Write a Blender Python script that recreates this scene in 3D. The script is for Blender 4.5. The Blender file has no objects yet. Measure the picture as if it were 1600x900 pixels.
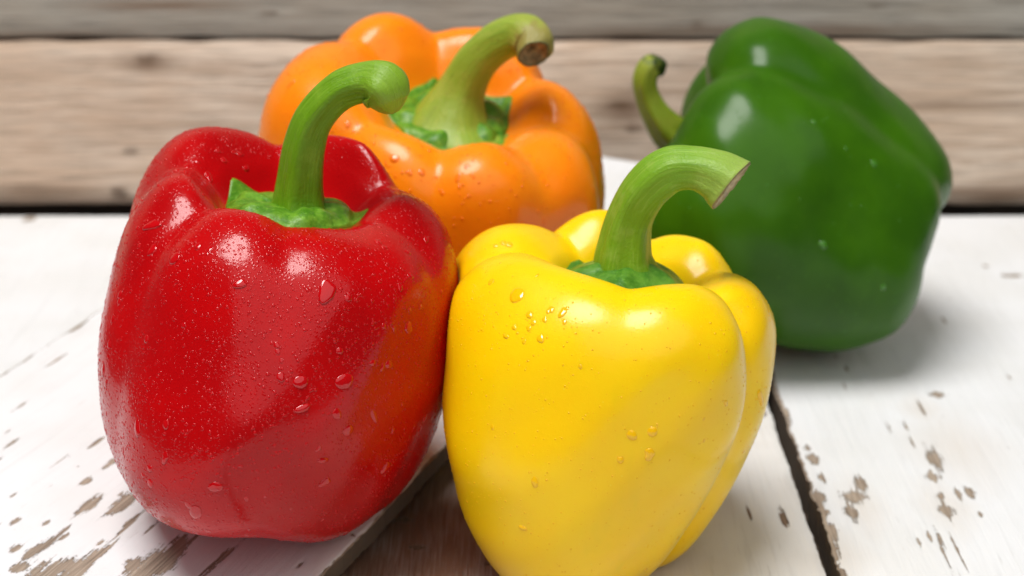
import bpy, math, random
import numpy as np

# ------------------------------------------------------------------ camera, world, lamps, exposure
CM = 0.01
scene = bpy.context.scene
col = scene.collection
CAM_H, CAM_PITCH, FOCAL_PX = 23.0, 22.0, 2500.0
cam_data = bpy.data.cameras.new("camera")
cam_data.sensor_width = 36.0
cam_data.lens = FOCAL_PX / 1600.0 * 36.0
cam_data.clip_start = 0.01
cam_data.clip_end = 60.0
cam_data.dof.use_dof = True
cam_data.dof.focus_distance = 0.375
cam_data.dof.aperture_fstop = 13.5
cam = bpy.data.objects.new("camera", cam_data)
cam.location = (0, 0, CAM_H * CM)
cam.rotation_euler = (math.radians(90 - CAM_PITCH), 0, 0)
col.objects.link(cam)
scene.camera = cam

world = bpy.data.worlds.new("World")
scene.world = world
world.use_nodes = True
wn = world.node_tree.nodes
wn["Background"].inputs[0].default_value = (0.86, 0.93, 1.0, 1)
wn["Background"].inputs[1].default_value = 0.07

def lamp(name, loc, target, size, power, color, size_y=None):
    L = bpy.data.lights.new(name, 'AREA')
    L.shape = 'RECTANGLE' if size_y else 'DISK'
    L.size = size
    if size_y: L.size_y = size_y
    L.energy = power; L.color = color
    o = bpy.data.objects.new(name, L)
    o.location = loc
    from mathutils import Vector
    d = Vector(target) - Vector(loc)
    o.rotation_euler = d.to_track_quat('-Z', 'Y').to_euler()
    col.objects.link(o)
    return o
lamp("key_lamp", (-0.46, 0.10, 2.15), (0.02, 0.44, 0.05), 1.15, 58.0, (1.0, 0.985, 0.97))
lamp("fill_lamp", (0.5, -1.3, 1.8), (0.05, 0.45, 0.05), 3.0, 22.0, (0.95, 0.97, 1.0))

scene.view_settings.view_transform = 'Standard'
scene.view_settings.look = 'None'
scene.view_settings.exposure = 0.0
scene.view_settings.gamma = 1.0
scene.view_settings.use_curve_mapping = False
cy = scene.cycles
cy.use_denoising = True
cy.use_adaptive_sampling = True
cy.adaptive_threshold = 0.015
cy.max_bounces = 8
cy.diffuse_bounces = 4
cy.glossy_bounces = 4
cy.transmission_bounces = 4
cy.caustics_reflective = False
cy.caustics_refractive = False
cy.sample_clamp_indirect = 6.0

# ---- pepper shape core (numpy only), centimetres ----
R0 = np.array([0,1.1,1.6,2.05,2.95,3.95,4.6,4.8,4.55,4.0,3.35,2.4,1.2,0.0])
Z0 = np.array([7.2,7.25,7.65,8.5,9.1,8.75,7.45,5.2,3.4,1.8,.6,0,.45,.8])
FR = np.array([0,0,.05,.25,-.15,-.8,-1,-.85,-.7,-.65,-.7,-.5,-.2,0])
FZ = np.array([0,0,-.1,-.5,-1,-.85,-.35,-.1,0,0,.25,.5,.3,0])
WT = np.array([0,0,.15,.6,1,.95,.6,.25,.05,0,0,0,0,0])   # top height weight
WU = np.array([0,0,0,.1,.45,.85,1,.8,.45,.15,0,0,0,0])   # upper radius weight
WL = np.array([0,0,0,0,0,.05,.15,.4,.8,1,1,.9,.4,0])   # lower radius weight
WB = np.array([0,0,0,0,0,0,0,0,0,.3,.8,1,.6,0])
def crom(P, t):
    P = np.asarray(P, float); n = len(P)
    i = np.clip(np.floor(t).astype(int), 0, n-2); u = t-i
    g = lambda k: P[np.clip(k,0,n-1)]
    p0,p1,p2,p3 = g(i-1),g(i),g(i+1),g(i+2)
    return .5*((2*p1)+(-p0+p2)*u+(2*p0-5*p1+4*p2-p3)*u*u+(-p0+3*p1-3*p2+p3)*u**3)
def smooth_ctrl(v): return v
def periodic(angs, vals, th):
    a = np.asarray(angs,float)%360; o = np.argsort(a); a=a[o]; v=np.asarray(vals,float)[o]
    n=len(a); a2=np.concatenate([a-360,a,a+360]); v2=np.concatenate([v,v,v])
    t=np.degrees(th)%360
    i=np.searchsorted(a2,t,side='right')-1
    u=(t-a2[i])/(a2[i+1]-a2[i]); u=u*u*(3-2*u)
    return v2[i]*(1-u)+v2[i+1]*u
def body(sp, th, s):
    """th radians, s 0..13 -> local xyz (cm)"""
    k = sp['k']      # scale xy, scale z, roundness
    R = crom(R0+np.asarray(sp.get('dR',0)*np.ones(14)), s); Z = crom(Z0+np.asarray(sp.get('dZ',0)*np.ones(14)), s)
    L = np.array(sp['lobes'],float)   # ang, up, low, top, bot
    up,lo,tp,bt = [periodic(L[:,0],L[:,c],th) for c in (1,2,3,4)]
    r = R + crom(WU,s)*up + crom(WL,s)*lo
    z = Z + crom(WT,s)*tp + crom(WB,s)*bt
    fr = crom(FR,s); fz = crom(FZ,s)
    us = np.clip((s-4)/7,0,1)
    tw = math.radians(sp.get('twist',0))
    for f in sp['furrows']:            # ang, depth_r top, depth_r low, depth_z, width deg
        a,dt,dl,dz,w = f[:5]
        drift = f[5] if len(f)>5 else 0
        d = th-math.radians(a)-math.radians(drift)*us
        d = np.degrees((d+np.pi)%(2*np.pi)-np.pi)
        e = 4.0
        g = np.exp(-(np.sqrt(d*d+e*e)-e)/w)
        r = r + g*fr*(dt*(1-us)+dl*us)
        z = z + g*fz*dz
    r = r*k[0]; z = z*k[1]
    r = np.maximum(r,0)
    x = r*np.cos(th); y = r*np.sin(th)
    # slight bend and lumps
    lx = sp.get('lean',(0,0)); hz = z/9.
    x = x + lx[0]*hz*hz; y = y + lx[1]*hz*hz
    ph = sp.get('ph',0)
    n = .042*(np.sin(1.1*x+ph)*np.cos(.9*z+ph*2)+np.sin(1.7*y+.8*z+ph))+.02*np.sin(2.9*x-2.3*z+1.9*y+ph*3)
    w = np.clip((s-3)/2,0,1)*np.clip(r/2,0,1)
    x = x + n*w*np.cos(th); y = y + n*w*np.sin(th)
    return np.stack([x,y,z],-1)
def rotm(rx,ry,rz):
    rx,ry,rz=[math.radians(a) for a in (rx,ry,rz)]
    X=np.array([[1,0,0],[0,math.cos(rx),-math.sin(rx)],[0,math.sin(rx),math.cos(rx)]])
    Y=np.array([[math.cos(ry),0,math.sin(ry)],[0,1,0],[-math.sin(ry),0,math.cos(ry)]])
    Zm=np.array([[math.cos(rz),-math.sin(rz),0],[math.sin(rz),math.cos(rz),0],[0,0,1]])
    return Zm@Y@X
def grid(nt,ns):
    th=np.linspace(0,2*np.pi,nt,endpoint=False); s=np.linspace(0,13,ns)
    T,S=np.meshgrid(th,s,indexing='ij'); return T,S
# plank plane: top z at (x,Y)
def plank_top(x,y): return 0.95+(y-34.0)*0.07
def place(sp, P):
    """local pts -> world cm; rests on its support"""
    return P@rotm(*sp['rot']).T + np.array(sp['loc'])
_tab = {}
def surf(sp, th, s):
    """world points of a pepper's skin; where it leans on its neighbour it is pressed flat against it"""
    P = place(sp, body(sp, th, s))
    nb = sp.get('against')
    if nb:
        q = SPEC[nb]; key = nb
        if key not in _tab:
            tt = np.radians(np.arange(0, 360, 2.0)); ss = np.linspace(4.2, 11.0, 60); T, S2 = np.meshgrid(tt, ss, indexing='ij')
            L = body(q, T, S2); zz = np.linspace(.3, 8.6, 80); rr = np.hypot(L[..., 0], L[..., 1])
            _tab[key] = (zz, np.array([np.interp(zz, L[i, ::-1, 2], rr[i, ::-1]) for i in range(len(tt))]))
        zz, tab = _tab[key]
        L = (P-np.array(q['loc']))@rotm(*q['rot']); r = np.hypot(L[..., 0], L[..., 1])
        a = (np.degrees(np.arctan2(L[..., 1], L[..., 0])) % 360)/2; i = np.floor(a).astype(int); u = a-i
        b = np.clip((L[..., 2]-zz[0])/(zz[1]-zz[0]), 0, len(zz)-1.001); j = np.floor(b).astype(int); v = b-j
        g = lambda ii, jj: tab[ii % 180, jj]
        rs = (g(i, j)*(1-u)+g(i+1, j)*u)*(1-v)+(g(i, j+1)*(1-u)+g(i+1, j+1)*u)*v
        x = r-rs-.02; push = .5*(-x+np.sqrt(x*x+.015)); push = push*np.clip((2.0-x)/1.0, 0, 1)*(r > 1)
        D = np.stack([L[..., 0]/np.maximum(r, .1), L[..., 1]/np.maximum(r, .1), 0*r], -1)
        P = (L+D*push[..., None])@rotm(*q['rot']).T+np.array(q['loc'])
    return P
CH, PITCH, F = CAM_H, CAM_PITCH, FOCAL_PX
cp,spp=math.cos(math.radians(PITCH)),math.sin(math.radians(PITCH))
def proj(P):
    x=P[...,0]; y=P[...,1]; z=P[...,2]-CH
    d=y*cp-z*spp; v=y*spp+z*cp
    return np.stack([800+F*x/d,450-F*v/d,d],-1)
def unproj(px,py,Y=None,Z=None):
    u=(px-800)/F; v=-(py-450)/F
    dx=u; dy=cp+v*spp; dz=-spp+v*cp
    t = Y/dy if Y is not None else (Z-CH)/dz
    return np.array([dx*t,dy*t,CH+dz*t])
SPEC = {
 'red': {'k': [1.053, 1.016], 'rot': [-6.899, 6.341, 5.589], 'loc': [-6.499, 38.014, 1.585], 'plank': True, 'ph': 1.0, 'lobes': [[131.223, 0.728, 0.104, 0.48, -0.024], [178.813, -0.435, 0.074, -0.198, -0.162], [251.032, -0.458, 1.166, -0.534, 0.233], [306.299, -0.137, -0.098, -0.983, -0.345], [356.671, -0.22, -0.184, -0.318, -0.267], [48.038, -0.993, -0.116, 0.513, 0.082]], 'furrows': [[161.912, 0.387, 0.25, 0.425, 15], [217.945, 0.509, 0.208, 0.601, 15], [269.026, 0.138, 0.207, 0.439, 17], [329.207, 0.286, 0.206, 0.313, 15], [19.888, 0.41, 0.302, 0.547, 15], [98.849, 0.498, 0.4, 0.56, 15]], 'dR': [0, 0, 0, 0.0, -0.145, -0.195, -0.049, -0.04, -0.012, 0.069, 0.08, 0.111, 0.084, 0], 'dZ': [0.266, 0.593, 0.085, -0.046, -0.108, -0.185, -0.234, -0.132, -0.073, -0.057, -0.025, 0.046, 0, 0]},
 'yellow': {'k': [0.985, 0.94], 'rot': [-7.467, 5.682, 5.101], 'loc': [2.292, 37.32, 0.143], 'plank': False, 'ph': 2.2, 'dR': [0, 0, 0, -0.072, -0.035, -0.014, 0.006, -0.123, -0.26, -0.325, -0.383, -0.357, -0.316, 0], 'dZ': [1.066, 0.701, 0.123, 0.107, 0.117, 0.067, 0.066, 0.133, 0.151, 0.112, 0.04, -0.045, 0, 0], 'lobes': [[148.446, 0.674, -0.191, 0.143, 0.056], [231.941, -0.372, 0.985, -0.344, -0.192], [292.523, -0.01, -0.411, -0.267, -0.157], [348.762, -0.34, -0.445, -0.45, -0.096], [37.077, -0.386, 0.175, 0.055, 0.12], [96.318, -0.504, -0.056, 0.545, 0.118]], 'furrows': [[173.506, 0.631, 0.435, 0.656, 13], [261.132, 0.12, 0.05, 0.287, 15], [318.549, 0.814, 0.816, 0.663, 11], [13.682, 0.613, 0.389, 0.582, 13], [69.047, 0.622, 0.4, 0.741, 13], [121.56, 0.606, 0.398, 0.735, 13]]},
 'orange': {'k': [1.143, 0.895], 'rot': [16.314, 3.453, 7.829], 'loc': [-2.574, 50.074, 2.665], 'plank': 'o', 'ph': 3.1, 'lobes': [[169.228, 0.578, -0.321, 0.529, 0.0], [120.59, 0.32, 0.005, 0.766, 0.0], [73.386, -0.256, -0.025, 0.26, 0.0], [13.932, -0.55, 0.463, -0.156, -0.001], [313.812, 0.09, 0.009, -0.456, -0.0], [281.158, -0.021, 0.032, 0.024, -0.036], [232.659, -0.393, -0.043, -0.068, -0.001]], 'furrows': [[140.916, 0.644, 0.404, 0.648, 13], [95.04, 0.496, 0.399, 0.774, 13], [31.819, 0.614, 0.403, 0.703, 13], [340.288, 0.499, 0.392, 0.508, 11], [302.648, 0.297, 0.201, 0.412, 11], [259.156, 0.409, 0.201, 0.544, 11], [213.969, 0.418, 0.403, 0.41, 13]], 'dR': [0, 0, 0, 0.108, 0.045, 0.036, 0.012, 0.087, 0.06, 0.043, 0.032, 0.027, 0.019, 0], 'dZ': [-0.053, 0.387, -0.041, -0.036, -0.01, -0.033, -0.048, -0.021, -0.015, -0.027, -0.05, -0.072, 0, 0]},
 'green': {'k': [1.157, 1.073], 'rot': [-9.886, -64.672, 3.378], 'loc': [13.88, 51.931, 3.207], 'plank': False, 'ph': 4.4, 'lobes': [[-1.315, -0.038, -0.255, 0.005, -0.13], [56.502, -0.181, -0.038, -0.203, -0.0], [120.397, 0.068, -0.043, -0.114, 0.001], [178.187, 0.017, -0.068, 0.191, 0.308], [240.427, 0.418, 0.223, 0.607, -0.348], [304.253, -0.147, -0.242, 0.009, 0.098]], 'furrows': [[29.929, 0.391, 0.209, 0.576, 14], [94.946, 0.351, 0.201, 0.613, 14], [149.768, 0.365, 0.248, 0.602, 14], [212.969, 0.328, 0.163, 0.609, 14], [278.559, 0.28, 0.054, 0.294, 14], [326.774, 0.469, 0.34, 0.585, 11]], 'dR': [0, 0, 0, -0.163, -0.115, -0.035, 0.063, 0.007, -0.13, 0.023, 0.078, -0.021, -0.166, 0], 'dZ': [0.803, 0.0, 0.055, 0.011, -0.05, -0.059, 0.076, 0.206, 0.216, 0.116, 0.046, 0.083, 0, 0]},
}

def at(px, py, Y):
    """a point of the place (cm) from the survey of the photograph, at distance Y"""
    return unproj(px, py, Y=Y)

# ------------------------------------------------------------------ object helpers
def empty(name, loc_cm, rz=0.0):
    o = bpy.data.objects.new(name, None)
    o.empty_display_size = 0.02
    o.location = [c * CM for c in loc_cm]
    o.rotation_euler = (0, 0, rz)
    col.objects.link(o)
    return o
def tag(o, label=None, cat=None, group=None, kind=None):
    if label: o["label"] = label
    if cat: o["category"] = cat
    if group: o["group"] = group
    if kind: o["kind"] = kind
    return o
def mesh_from(name, V, faces, attrs=None, uv=None, smooth=True):
    """V (n,3) in cm; faces: int array (m,4) or (m,3) or list of arrays"""
    if isinstance(faces, np.ndarray): faces = [faces]
    me = bpy.data.meshes.new(name)
    V = np.asarray(V, float) * CM
    me.vertices.add(len(V)); me.vertices.foreach_set("co", V.astype(np.float32).ravel())
    nl = sum(f.size for f in faces); nf = sum(len(f) for f in faces)
    me.loops.add(nl); me.polygons.add(nf)
    vi = np.concatenate([f.ravel() for f in faces]).astype(np.int32)
    me.loops.foreach_set("vertex_index", vi)
    tot = np.concatenate([np.full(len(f), f.shape[1]) for f in faces]).astype(np.int32)
    st = np.concatenate([[0], np.cumsum(tot)[:-1]]).astype(np.int32)
    me.polygons.foreach_set("loop_start", st)
    me.polygons.foreach_set("loop_total", tot)
    me.polygons.foreach_set("use_smooth", np.full(nf, smooth))
    for k, a in (attrs or {}).items():
        at_ = me.attributes.new(k, 'FLOAT', 'POINT'); at_.data.foreach_set("value", np.asarray(a, np.float32).ravel())
    if uv is not None:
        l = me.uv_layers.new(name="UVMap"); l.data.foreach_set("uv", np.asarray(uv, np.float32)[vi].ravel())
    me.update(calc_edges=True); me.validate()
    return me
def link(name, me, mat, parent=None):
    o = bpy.data.objects.new(name, me)
    if mat is not None and not me.materials: me.materials.append(mat)
    col.objects.link(o)
    if parent is not None: o.parent = parent
    return o
def quads(nu, nv, wrap_u=False, off=0, flip=False):
    i = np.arange(nu if wrap_u else nu - 1); j = np.arange(nv - 1)
    I, J = np.meshgrid(i, j, indexing='ij'); I2 = (I + 1) % nu
    q = np.stack([I*nv+J, I2*nv+J, I2*nv+J+1, I*nv+J+1], -1).reshape(-1, 4) + off
    return q[:, ::-1] if flip else q
def vnoise(x, y, seed=0, z=None):
    """cheap smooth value noise on arrays"""
    def h(i, j):
        n = (i * 374761393 + j * 668265263 + seed * 974634777) & 0x7fffffff
        n = ((n ^ (n >> 13)) * 1274126177) & 0x7fffffff
        return ((n ^ (n >> 16)) & 0xffff) / 65535.0
    xi = np.floor(x).astype(np.int64); yi = np.floor(y).astype(np.int64)
    u = x - xi; v = y - yi; u = u*u*(3-2*u); v = v*v*(3-2*v)
    return (h(xi, yi)*(1-u)+h(xi+1, yi)*u)*(1-v) + (h(xi, yi+1)*(1-u)+h(xi+1, yi+1)*u)*v

# ------------------------------------------------------------------ material helpers
class NT:
    def __init__(s, name):
        s.m = bpy.data.materials.new(name); s.m.use_nodes = True
        s.t = s.m.node_tree; s.n = s.t.nodes; s.l = s.t.links
        s.b = s.n["Principled BSDF"]
    def node(s, typ, **kw):
        n = s.n.new(typ)
        for k, v in kw.items():
            if k.startswith("i_"):
                key = k[2:]; key = int(key) if key.isdigit() else key.replace("_", " ")
                n.inputs[key].default_value = v
            else: setattr(n, k, v)
        return n
    def link(s, a, b): s.l.new(a, b)
    def set(s, **kw):
        for k, v in kw.items(): s.b.inputs[k.replace("_", " ")].default_value = v
    def coords(s, scale=(100, 100, 100), rot=(0, 0, 0), loc=(0, 0, 0)):
        tc = s.node("ShaderNodeTexCoord"); mp = s.node("ShaderNodeMapping")
        mp.inputs["Scale"].default_value = scale; mp.inputs["Rotation"].default_value = rot; mp.inputs["Location"].default_value = loc
        s.link(tc.outputs["Object"], mp.inputs["Vector"]); return mp.outputs["Vector"]
    def noise(s, vec, scale, detail=3, rough=.5, dist=0):
        n = s.node("ShaderNodeTexNoise", i_Scale=scale, i_Detail=detail, i_Roughness=rough, i_Distortion=dist)
        s.link(vec, n.inputs["Vector"]); return n.outputs["Fac"]
    def math(s, op, a, b=None, c=None, clamp=False):
        n = s.node("ShaderNodeMath", operation=op); n.use_clamp = clamp
        for i, v in enumerate((a, b, c)):
            if v is None: continue
            if isinstance(v, (int, float)): n.inputs[i].default_value = v
            else: s.link(v, n.inputs[i])
        return n.outputs[0]
    def ramp(s, fac, stops, interp='LINEAR'):
        n = s.node("ShaderNodeValToRGB"); r = n.color_ramp; r.interpolation = interp
        while len(r.elements) > 1: r.elements.remove(r.elements[-1])
        r.elements[0].position = stops[0][0]; r.elements[0].color = (*stops[0][1], 1)
        for p, c in stops[1:]:
            e = r.elements.new(p); e.color = (*c, 1)
        s.link(fac, n.inputs[0]); return n.outputs[0]
    def step(s, fac, a, b):
        n = s.node("ShaderNodeMapRange", interpolation_type='SMOOTHSTEP')
        n.inputs[1].default_value = a; n.inputs[2].default_value = b
        s.link(fac, n.inputs[0]); return n.outputs[0]
    def mix(s, fac, a, b, blend='MIX'):
        n = s.node("ShaderNodeMix", data_type='RGBA', blend_type=blend)
        if isinstance(fac, (int, float)): n.inputs[0].default_value = fac
        else: s.link(fac, n.inputs[0])
        for i, v in ((6, a), (7, b)):
            if isinstance(v, tuple): n.inputs[i].default_value = (*v, 1)
            else: s.link(v, n.inputs[i])
        return n.outputs[2]
    def attr(s, name):
        n = s.node("ShaderNodeAttribute", attribute_name=name); return n.outputs["Fac"]
    def bump(s, h, strength, dist, normal=None):
        n = s.node("ShaderNodeBump", i_Strength=strength, i_Distance=dist)
        s.link(h, n.inputs["Height"])
        if normal is not None: s.link(normal, n.inputs["Normal"])
        return n.outputs["Normal"]

def flesh_material(name, base, alt, sss_r, mist, rough=.3, coat=.6, sss=.18, spec=.5, cr=.13, tinge=None, pore=None):
    t = NT(name); v = t.coords()
    big = t.noise(v, .35, 3, .55); fine = t.noise(v, 9, 4, .6)
    c = t.mix(t.step(big, .35, .7), base, alt)
    c = t.mix(t.math('MULTIPLY', t.step(fine, .55, .8), .10), c, tuple(min(1, x*1.25) for x in base))
    if tinge: c = t.mix(t.math('MULTIPLY', t.step(t.noise(t.coords(scale=(100, 100, 45), loc=(4, 1, 2)), .42, 4, .6), .56, .74), .55), c, tinge)
    if pore:
        pv = t.node("ShaderNodeTexVoronoi", feature='F1', i_Scale=3.2, i_Randomness=1.0); t.link(v, pv.inputs["Vector"])
        c = t.mix(t.math('MULTIPLY', t.step(t.math('MULTIPLY', pv.outputs["Distance"], -1.0), -.085, -.04), .5), c, pore)
    t.link(c, t.b.inputs["Base Color"])
    t.set(Subsurface_Weight=sss, Subsurface_Radius=sss_r, Subsurface_Scale=.005, Roughness=rough, IOR=1.42)
    t.set(Specular_IOR_Level=spec); t.set(Coat_Weight=coat, Coat_Roughness=cr, Coat_IOR=1.4)
    # skin relief and the film of condensation
    vo = t.node("ShaderNodeTexVoronoi", feature='F1', i_Scale=11.0, i_Randomness=1.0); t.link(v, vo.inputs["Vector"])
    drop = t.step(t.math('MULTIPLY', vo.outputs["Distance"], -1.0), -.42, -.12)
    patch = t.step(t.noise(v, .9, 2, .5), .38, .62)
    drop = t.math('MULTIPLY', drop, t.math('MULTIPLY_ADD', patch, .6, .4))
    n = t.bump(fine, .05, .0005)
    n = t.bump(big, .12, .003, n)
    n2 = t.bump(drop, mist, .0003, n)
    t.link(n2, t.b.inputs["Normal"]); t.link(n2, t.b.inputs["Coat Normal"])
    return t.m
def drop_material(name, base, sss_r):
    t = NT(name)
    t.set(Base_Color=(*base, 1), Subsurface_Weight=.15, Subsurface_Radius=sss_r, Subsurface_Scale=.004, Roughness=.04, IOR=1.4,
          Coat_Weight=.5, Coat_Roughness=.01)
    return t.m

M = {}
RR, YR, OR_, GR = (1, .12, .06), (1, .6, .08), (1, .35, .06), (.3, 1, .1)
M['red'] = flesh_material("red_skin", (.50, .0006, .0015), (.40, .0004, .0015), RR, .22, rough=.4, sss=.12, spec=.05, coat=.8, cr=.14, tinge=(.36, .0005, .002))
M['yellow'] = flesh_material("yellow_skin", (.98, .62, .001), (.97, .58, .001), YR, .06, rough=.4, spec=.15, coat=.7, sss=.35, cr=.22, tinge=(.78, .56, .002), pore=(.97, .72, .06))
M['orange'] = flesh_material("orange_skin", (.98, .26, .003), (.98, .23, .002), OR_, .06, rough=.4, spec=.15, coat=.7, sss=.3, cr=.2, tinge=(.97, .29, .004), pore=(.98, .38, .03))
M['green'] = flesh_material("green_skin", (.040, .132, .002), (.027, .096, .002), GR, .05, rough=.42, coat=.5, sss=.08, spec=.05, cr=.22, tinge=(.020, .075, .001), pore=(.10, .22, .01))
M['red_drop'] = drop_material("red_water_film", (.50, .001, .003), RR)
M['yellow_drop'] = drop_material("yellow_water_film", (.93, .50, .002), YR)
M['orange_drop'] = drop_material("orange_water_film", (.95, .19, .003), OR_)
M['green_drop'] = drop_material("green_water_film", (.05, .18, .01), GR)

def stem_material(name, lo, mid, hi, tip, tip_from, spots=.0):
    """uv: u round the stem, v along it; 'len' 0..1 along"""
    t = NT(name)
    uv = t.node("ShaderNodeTexCoord").outputs["UV"]
    mp = t.node("ShaderNodeMapping"); mp.inputs["Scale"].default_value = (26, 2.2, 1); t.link(uv, mp.inputs["Vector"])
    streak = t.noise(mp.outputs[0], 1.0, 4, .6, .4)
    v = t.coords(); blot = t.noise(v, 1.6, 4, .6); fine = t.noise(v, 16, 3, .6)
    L = t.attr("len")
    c = t.ramp(L, [(0, lo), (.28, mid), (.7, mid), (1, hi)])
    c = t.mix(t.math('MULTIPLY', t.step(streak, .5, .75), .3), c, tuple(min(1, x*1.5+.02) for x in hi))
    c = t.mix(t.math('MULTIPLY', t.step(streak, .45, .25), .35), c, tuple(x*.5 for x in lo))
    c = t.mix(t.math('MULTIPLY', t.step(blot, .5, .7), .35), c, hi)
    if spots: c = t.mix(t.math('MULTIPLY', t.step(fine, .62, .7), spots), c, (.16, .10, .03))
    e = t.math('ADD', L, t.math('MULTIPLY', t.math('SUBTRACT', t.noise(v, 4.5, 4, .65), .5), .28))
    c = t.mix(t.step(e, tip_from, tip_from + .1), c, tip)
    t.link(c, t.b.inputs["Base Color"])
    t.set(Roughness=.34, Subsurface_Weight=.12, Subsurface_Radius=(.6, 1, .2), Subsurface_Scale=.003, IOR=1.4)
    n = t.bump(streak, .5, .0007); n = t.bump(fine, .45, .0004, n); n = t.bump(blot, .2, .001, n)
    t.link(n, t.b.inputs["Normal"])
    return t.m
def calyx_material(name, a, b):
    t = NT(name); v = t.coords()
    f = t.noise(v, 3.2, 4, .6); g = t.noise(v, 12, 3, .6)
    c = t.mix(t.step(f, .35, .65), a, b)
    c = t.mix(t.math('MULTIPLY', t.step(g, .55, .75), .4), c, tuple(min(1, x*1.8+.03) for x in b))
    t.link(c, t.b.inputs["Base Color"]); t.set(Roughness=.38, IOR=1.4, Subsurface_Weight=.08, Subsurface_Radius=(.5, 1, .2), Subsurface_Scale=.003)
    n = t.bump(f, .35, .0012); n = t.bump(g, .2, .0004, n)
    t.link(n, t.b.inputs["Normal"]); return t.m
M['stem_red'] = stem_material("red_pepper_stem_skin", (.09, .23, .005), (.14, .30, .006), (.26, .42, .03), (.26, .42, .05), 2.0)
M['stem_yellow'] = stem_material("yellow_pepper_stem_skin", (.11, .28, .01), (.18, .36, .015), (.34, .47, .09), (.45, .50, .17), 1.05)
M['stem_orange'] = stem_material("orange_pepper_stem_skin", (.20, .38, .04), (.25, .36, .03), (.42, .42, .08), (.30, .26, .06), .80, spots=.9)
M['stem_green'] = stem_material("green_pepper_stem_skin", (.22, .33, .02), (.22, .30, .02), (.34, .36, .05), (.035, .06, .01), .80, spots=.3)
M['calyx_red'] = calyx_material("red_pepper_calyx_skin", (.06, .19, .006), (.15, .33, .02))
M['calyx_yellow'] = calyx_material("yellow_pepper_calyx_skin", (.045, .16, .008), (.10, .25, .02))
M['calyx_orange'] = calyx_material("orange_pepper_calyx_skin", (.05, .18, .008), (.14, .31, .02))
M['calyx_green'] = calyx_material("green_pepper_calyx_skin", (.08, .20, .01), (.2, .32, .03))
def cut_material(name, a, b, c):
    t = NT(name); v = t.coords(); f = t.noise(v, 5, 4, .6)
    L = t.attr("len")
    cc = t.mix(t.step(f, .35, .65), a, b)
    cc = t.mix(t.step(L, .72, .95), cc, c)
    t.link(cc, t.b.inputs["Base Color"]); t.set(Roughness=.8)
    t.link(t.bump(f, .8, .002), t.b.inputs["Normal"]); return t.m
M['cut_cream'] = cut_material("cream_cut", (.62, .52, .34), (.42, .33, .2), (.30, .24, .1))
M['cut_brown'] = cut_material("brown_cut", (.42, .30, .14), (.20, .15, .07), (.13, .13, .05))

# ------------------------------------------------------------------ wood
def paint_material(name, paint, warm, wood_a, wood_b, bare=0.0, grime=.2, stain=(.30, .19, .12), soak=1.0):
    """white paint over weathered wood; local y runs along the grain; 'chip' says where the paint is gone"""
    t = NT(name)
    v = t.coords()
    g = t.coords(scale=(100*3.2, 100*.22, 100))
    gf = t.coords(scale=(100*16, 100*.55, 100))
    grain = t.noise(g, 1.0, 5, .6, .5); fineg = t.noise(gf, 1.0, 5, .65, .3)
    chunk = t.noise(v, 1.5, 5, .65); tiny = t.noise(v, 11, 4, .7)
    chip = t.attr("chip")
    e = t.math('ADD', chip, t.math('MULTIPLY', t.math('SUBTRACT', chunk, .5), 1.0))
    e = t.math('ADD', e, t.math('MULTIPLY', t.math('SUBTRACT', fineg, .5), 1.5))
    e = t.math('ADD', e, t.math('MULTIPLY', t.math('SUBTRACT', tiny, .5), .6))
    mask = t.step(e, .49, .525)
    # hairline cracks along the grain
    crack = t.math('MULTIPLY', t.step(fineg, .63, .72), t.math('MULTIPLY_ADD', t.step(t.noise(v, .55, 2, .5), .42, .6), .85, .15))
    wg = t.noise(t.coords(scale=(100*22, 100*.4, 100), loc=(7, 3, 1)), 1.0, 4, .6, .4)
    wood = t.ramp(wg, [(.25, tuple(x*.35 for x in wood_b)), (.42, wood_b), (.6, wood_a), (.8, tuple(min(1, x*1.25) for x in wood_a))])
    wood = t.mix(t.math('MULTIPLY', t.step(grain, .4, .7), .5), wood, wood_b)
    pc = t.mix(t.step(t.noise(v, .28, 3, .5), .35, .7), paint, warm)
    pc = t.mix(t.math('MULTIPLY', t.step(grain, .5, .8), grime), pc, tuple(x*.8 for x in warm))
    pc = t.mix(t.math('MULTIPLY', crack, .7), pc, (.36, .33, .29))
    pc = t.mix(t.math('MULTIPLY', t.step(tiny, .66, .74), grime), pc, (.45, .38, .3))
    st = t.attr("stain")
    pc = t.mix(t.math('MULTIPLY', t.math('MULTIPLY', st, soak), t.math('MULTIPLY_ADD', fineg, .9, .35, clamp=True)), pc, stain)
    rim_shade = t.math('MULTIPLY', t.step(e, .62, .53), t.math('MULTIPLY_ADD', wg, 1.2, -.1, clamp=True))
    wood = t.mix(t.math('MULTIPLY', rim_shade, .75), wood, (.09, .07, .055))  # shadow under the paint's broken edge, painted into the bare wood colour
    edge = t.math('MULTIPLY', t.step(e, .36, .47), .3)
    pc = t.mix(edge, pc, tuple(x*.75 for x in warm))
    wood = t.mix(t.step(chip, 1.6, 1.9), wood, tuple(x*.5 for x in wood_b))
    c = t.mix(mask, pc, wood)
    t.link(c, t.b.inputs["Base Color"])
    t.set(Roughness=.55, IOR=1.45); t.link(t.math('MULTIPLY_ADD', mask, .3, .5), t.b.inputs["Roughness"])
    h = t.math('MULTIPLY', mask, -1.0)
    n = t.bump(h, 1.0, .0011)
    n = t.bump(fineg, .22, .0005, n)
    n = t.bump(t.math('MULTIPLY', crack, -1.0), .5, .0004, n)
    n = t.bump(tiny, .12, .0003, n)
    n = t.bump(grain, .3, .0012, n)
    t.link(n, t.b.inputs["Normal"])
    return t.m
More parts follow.
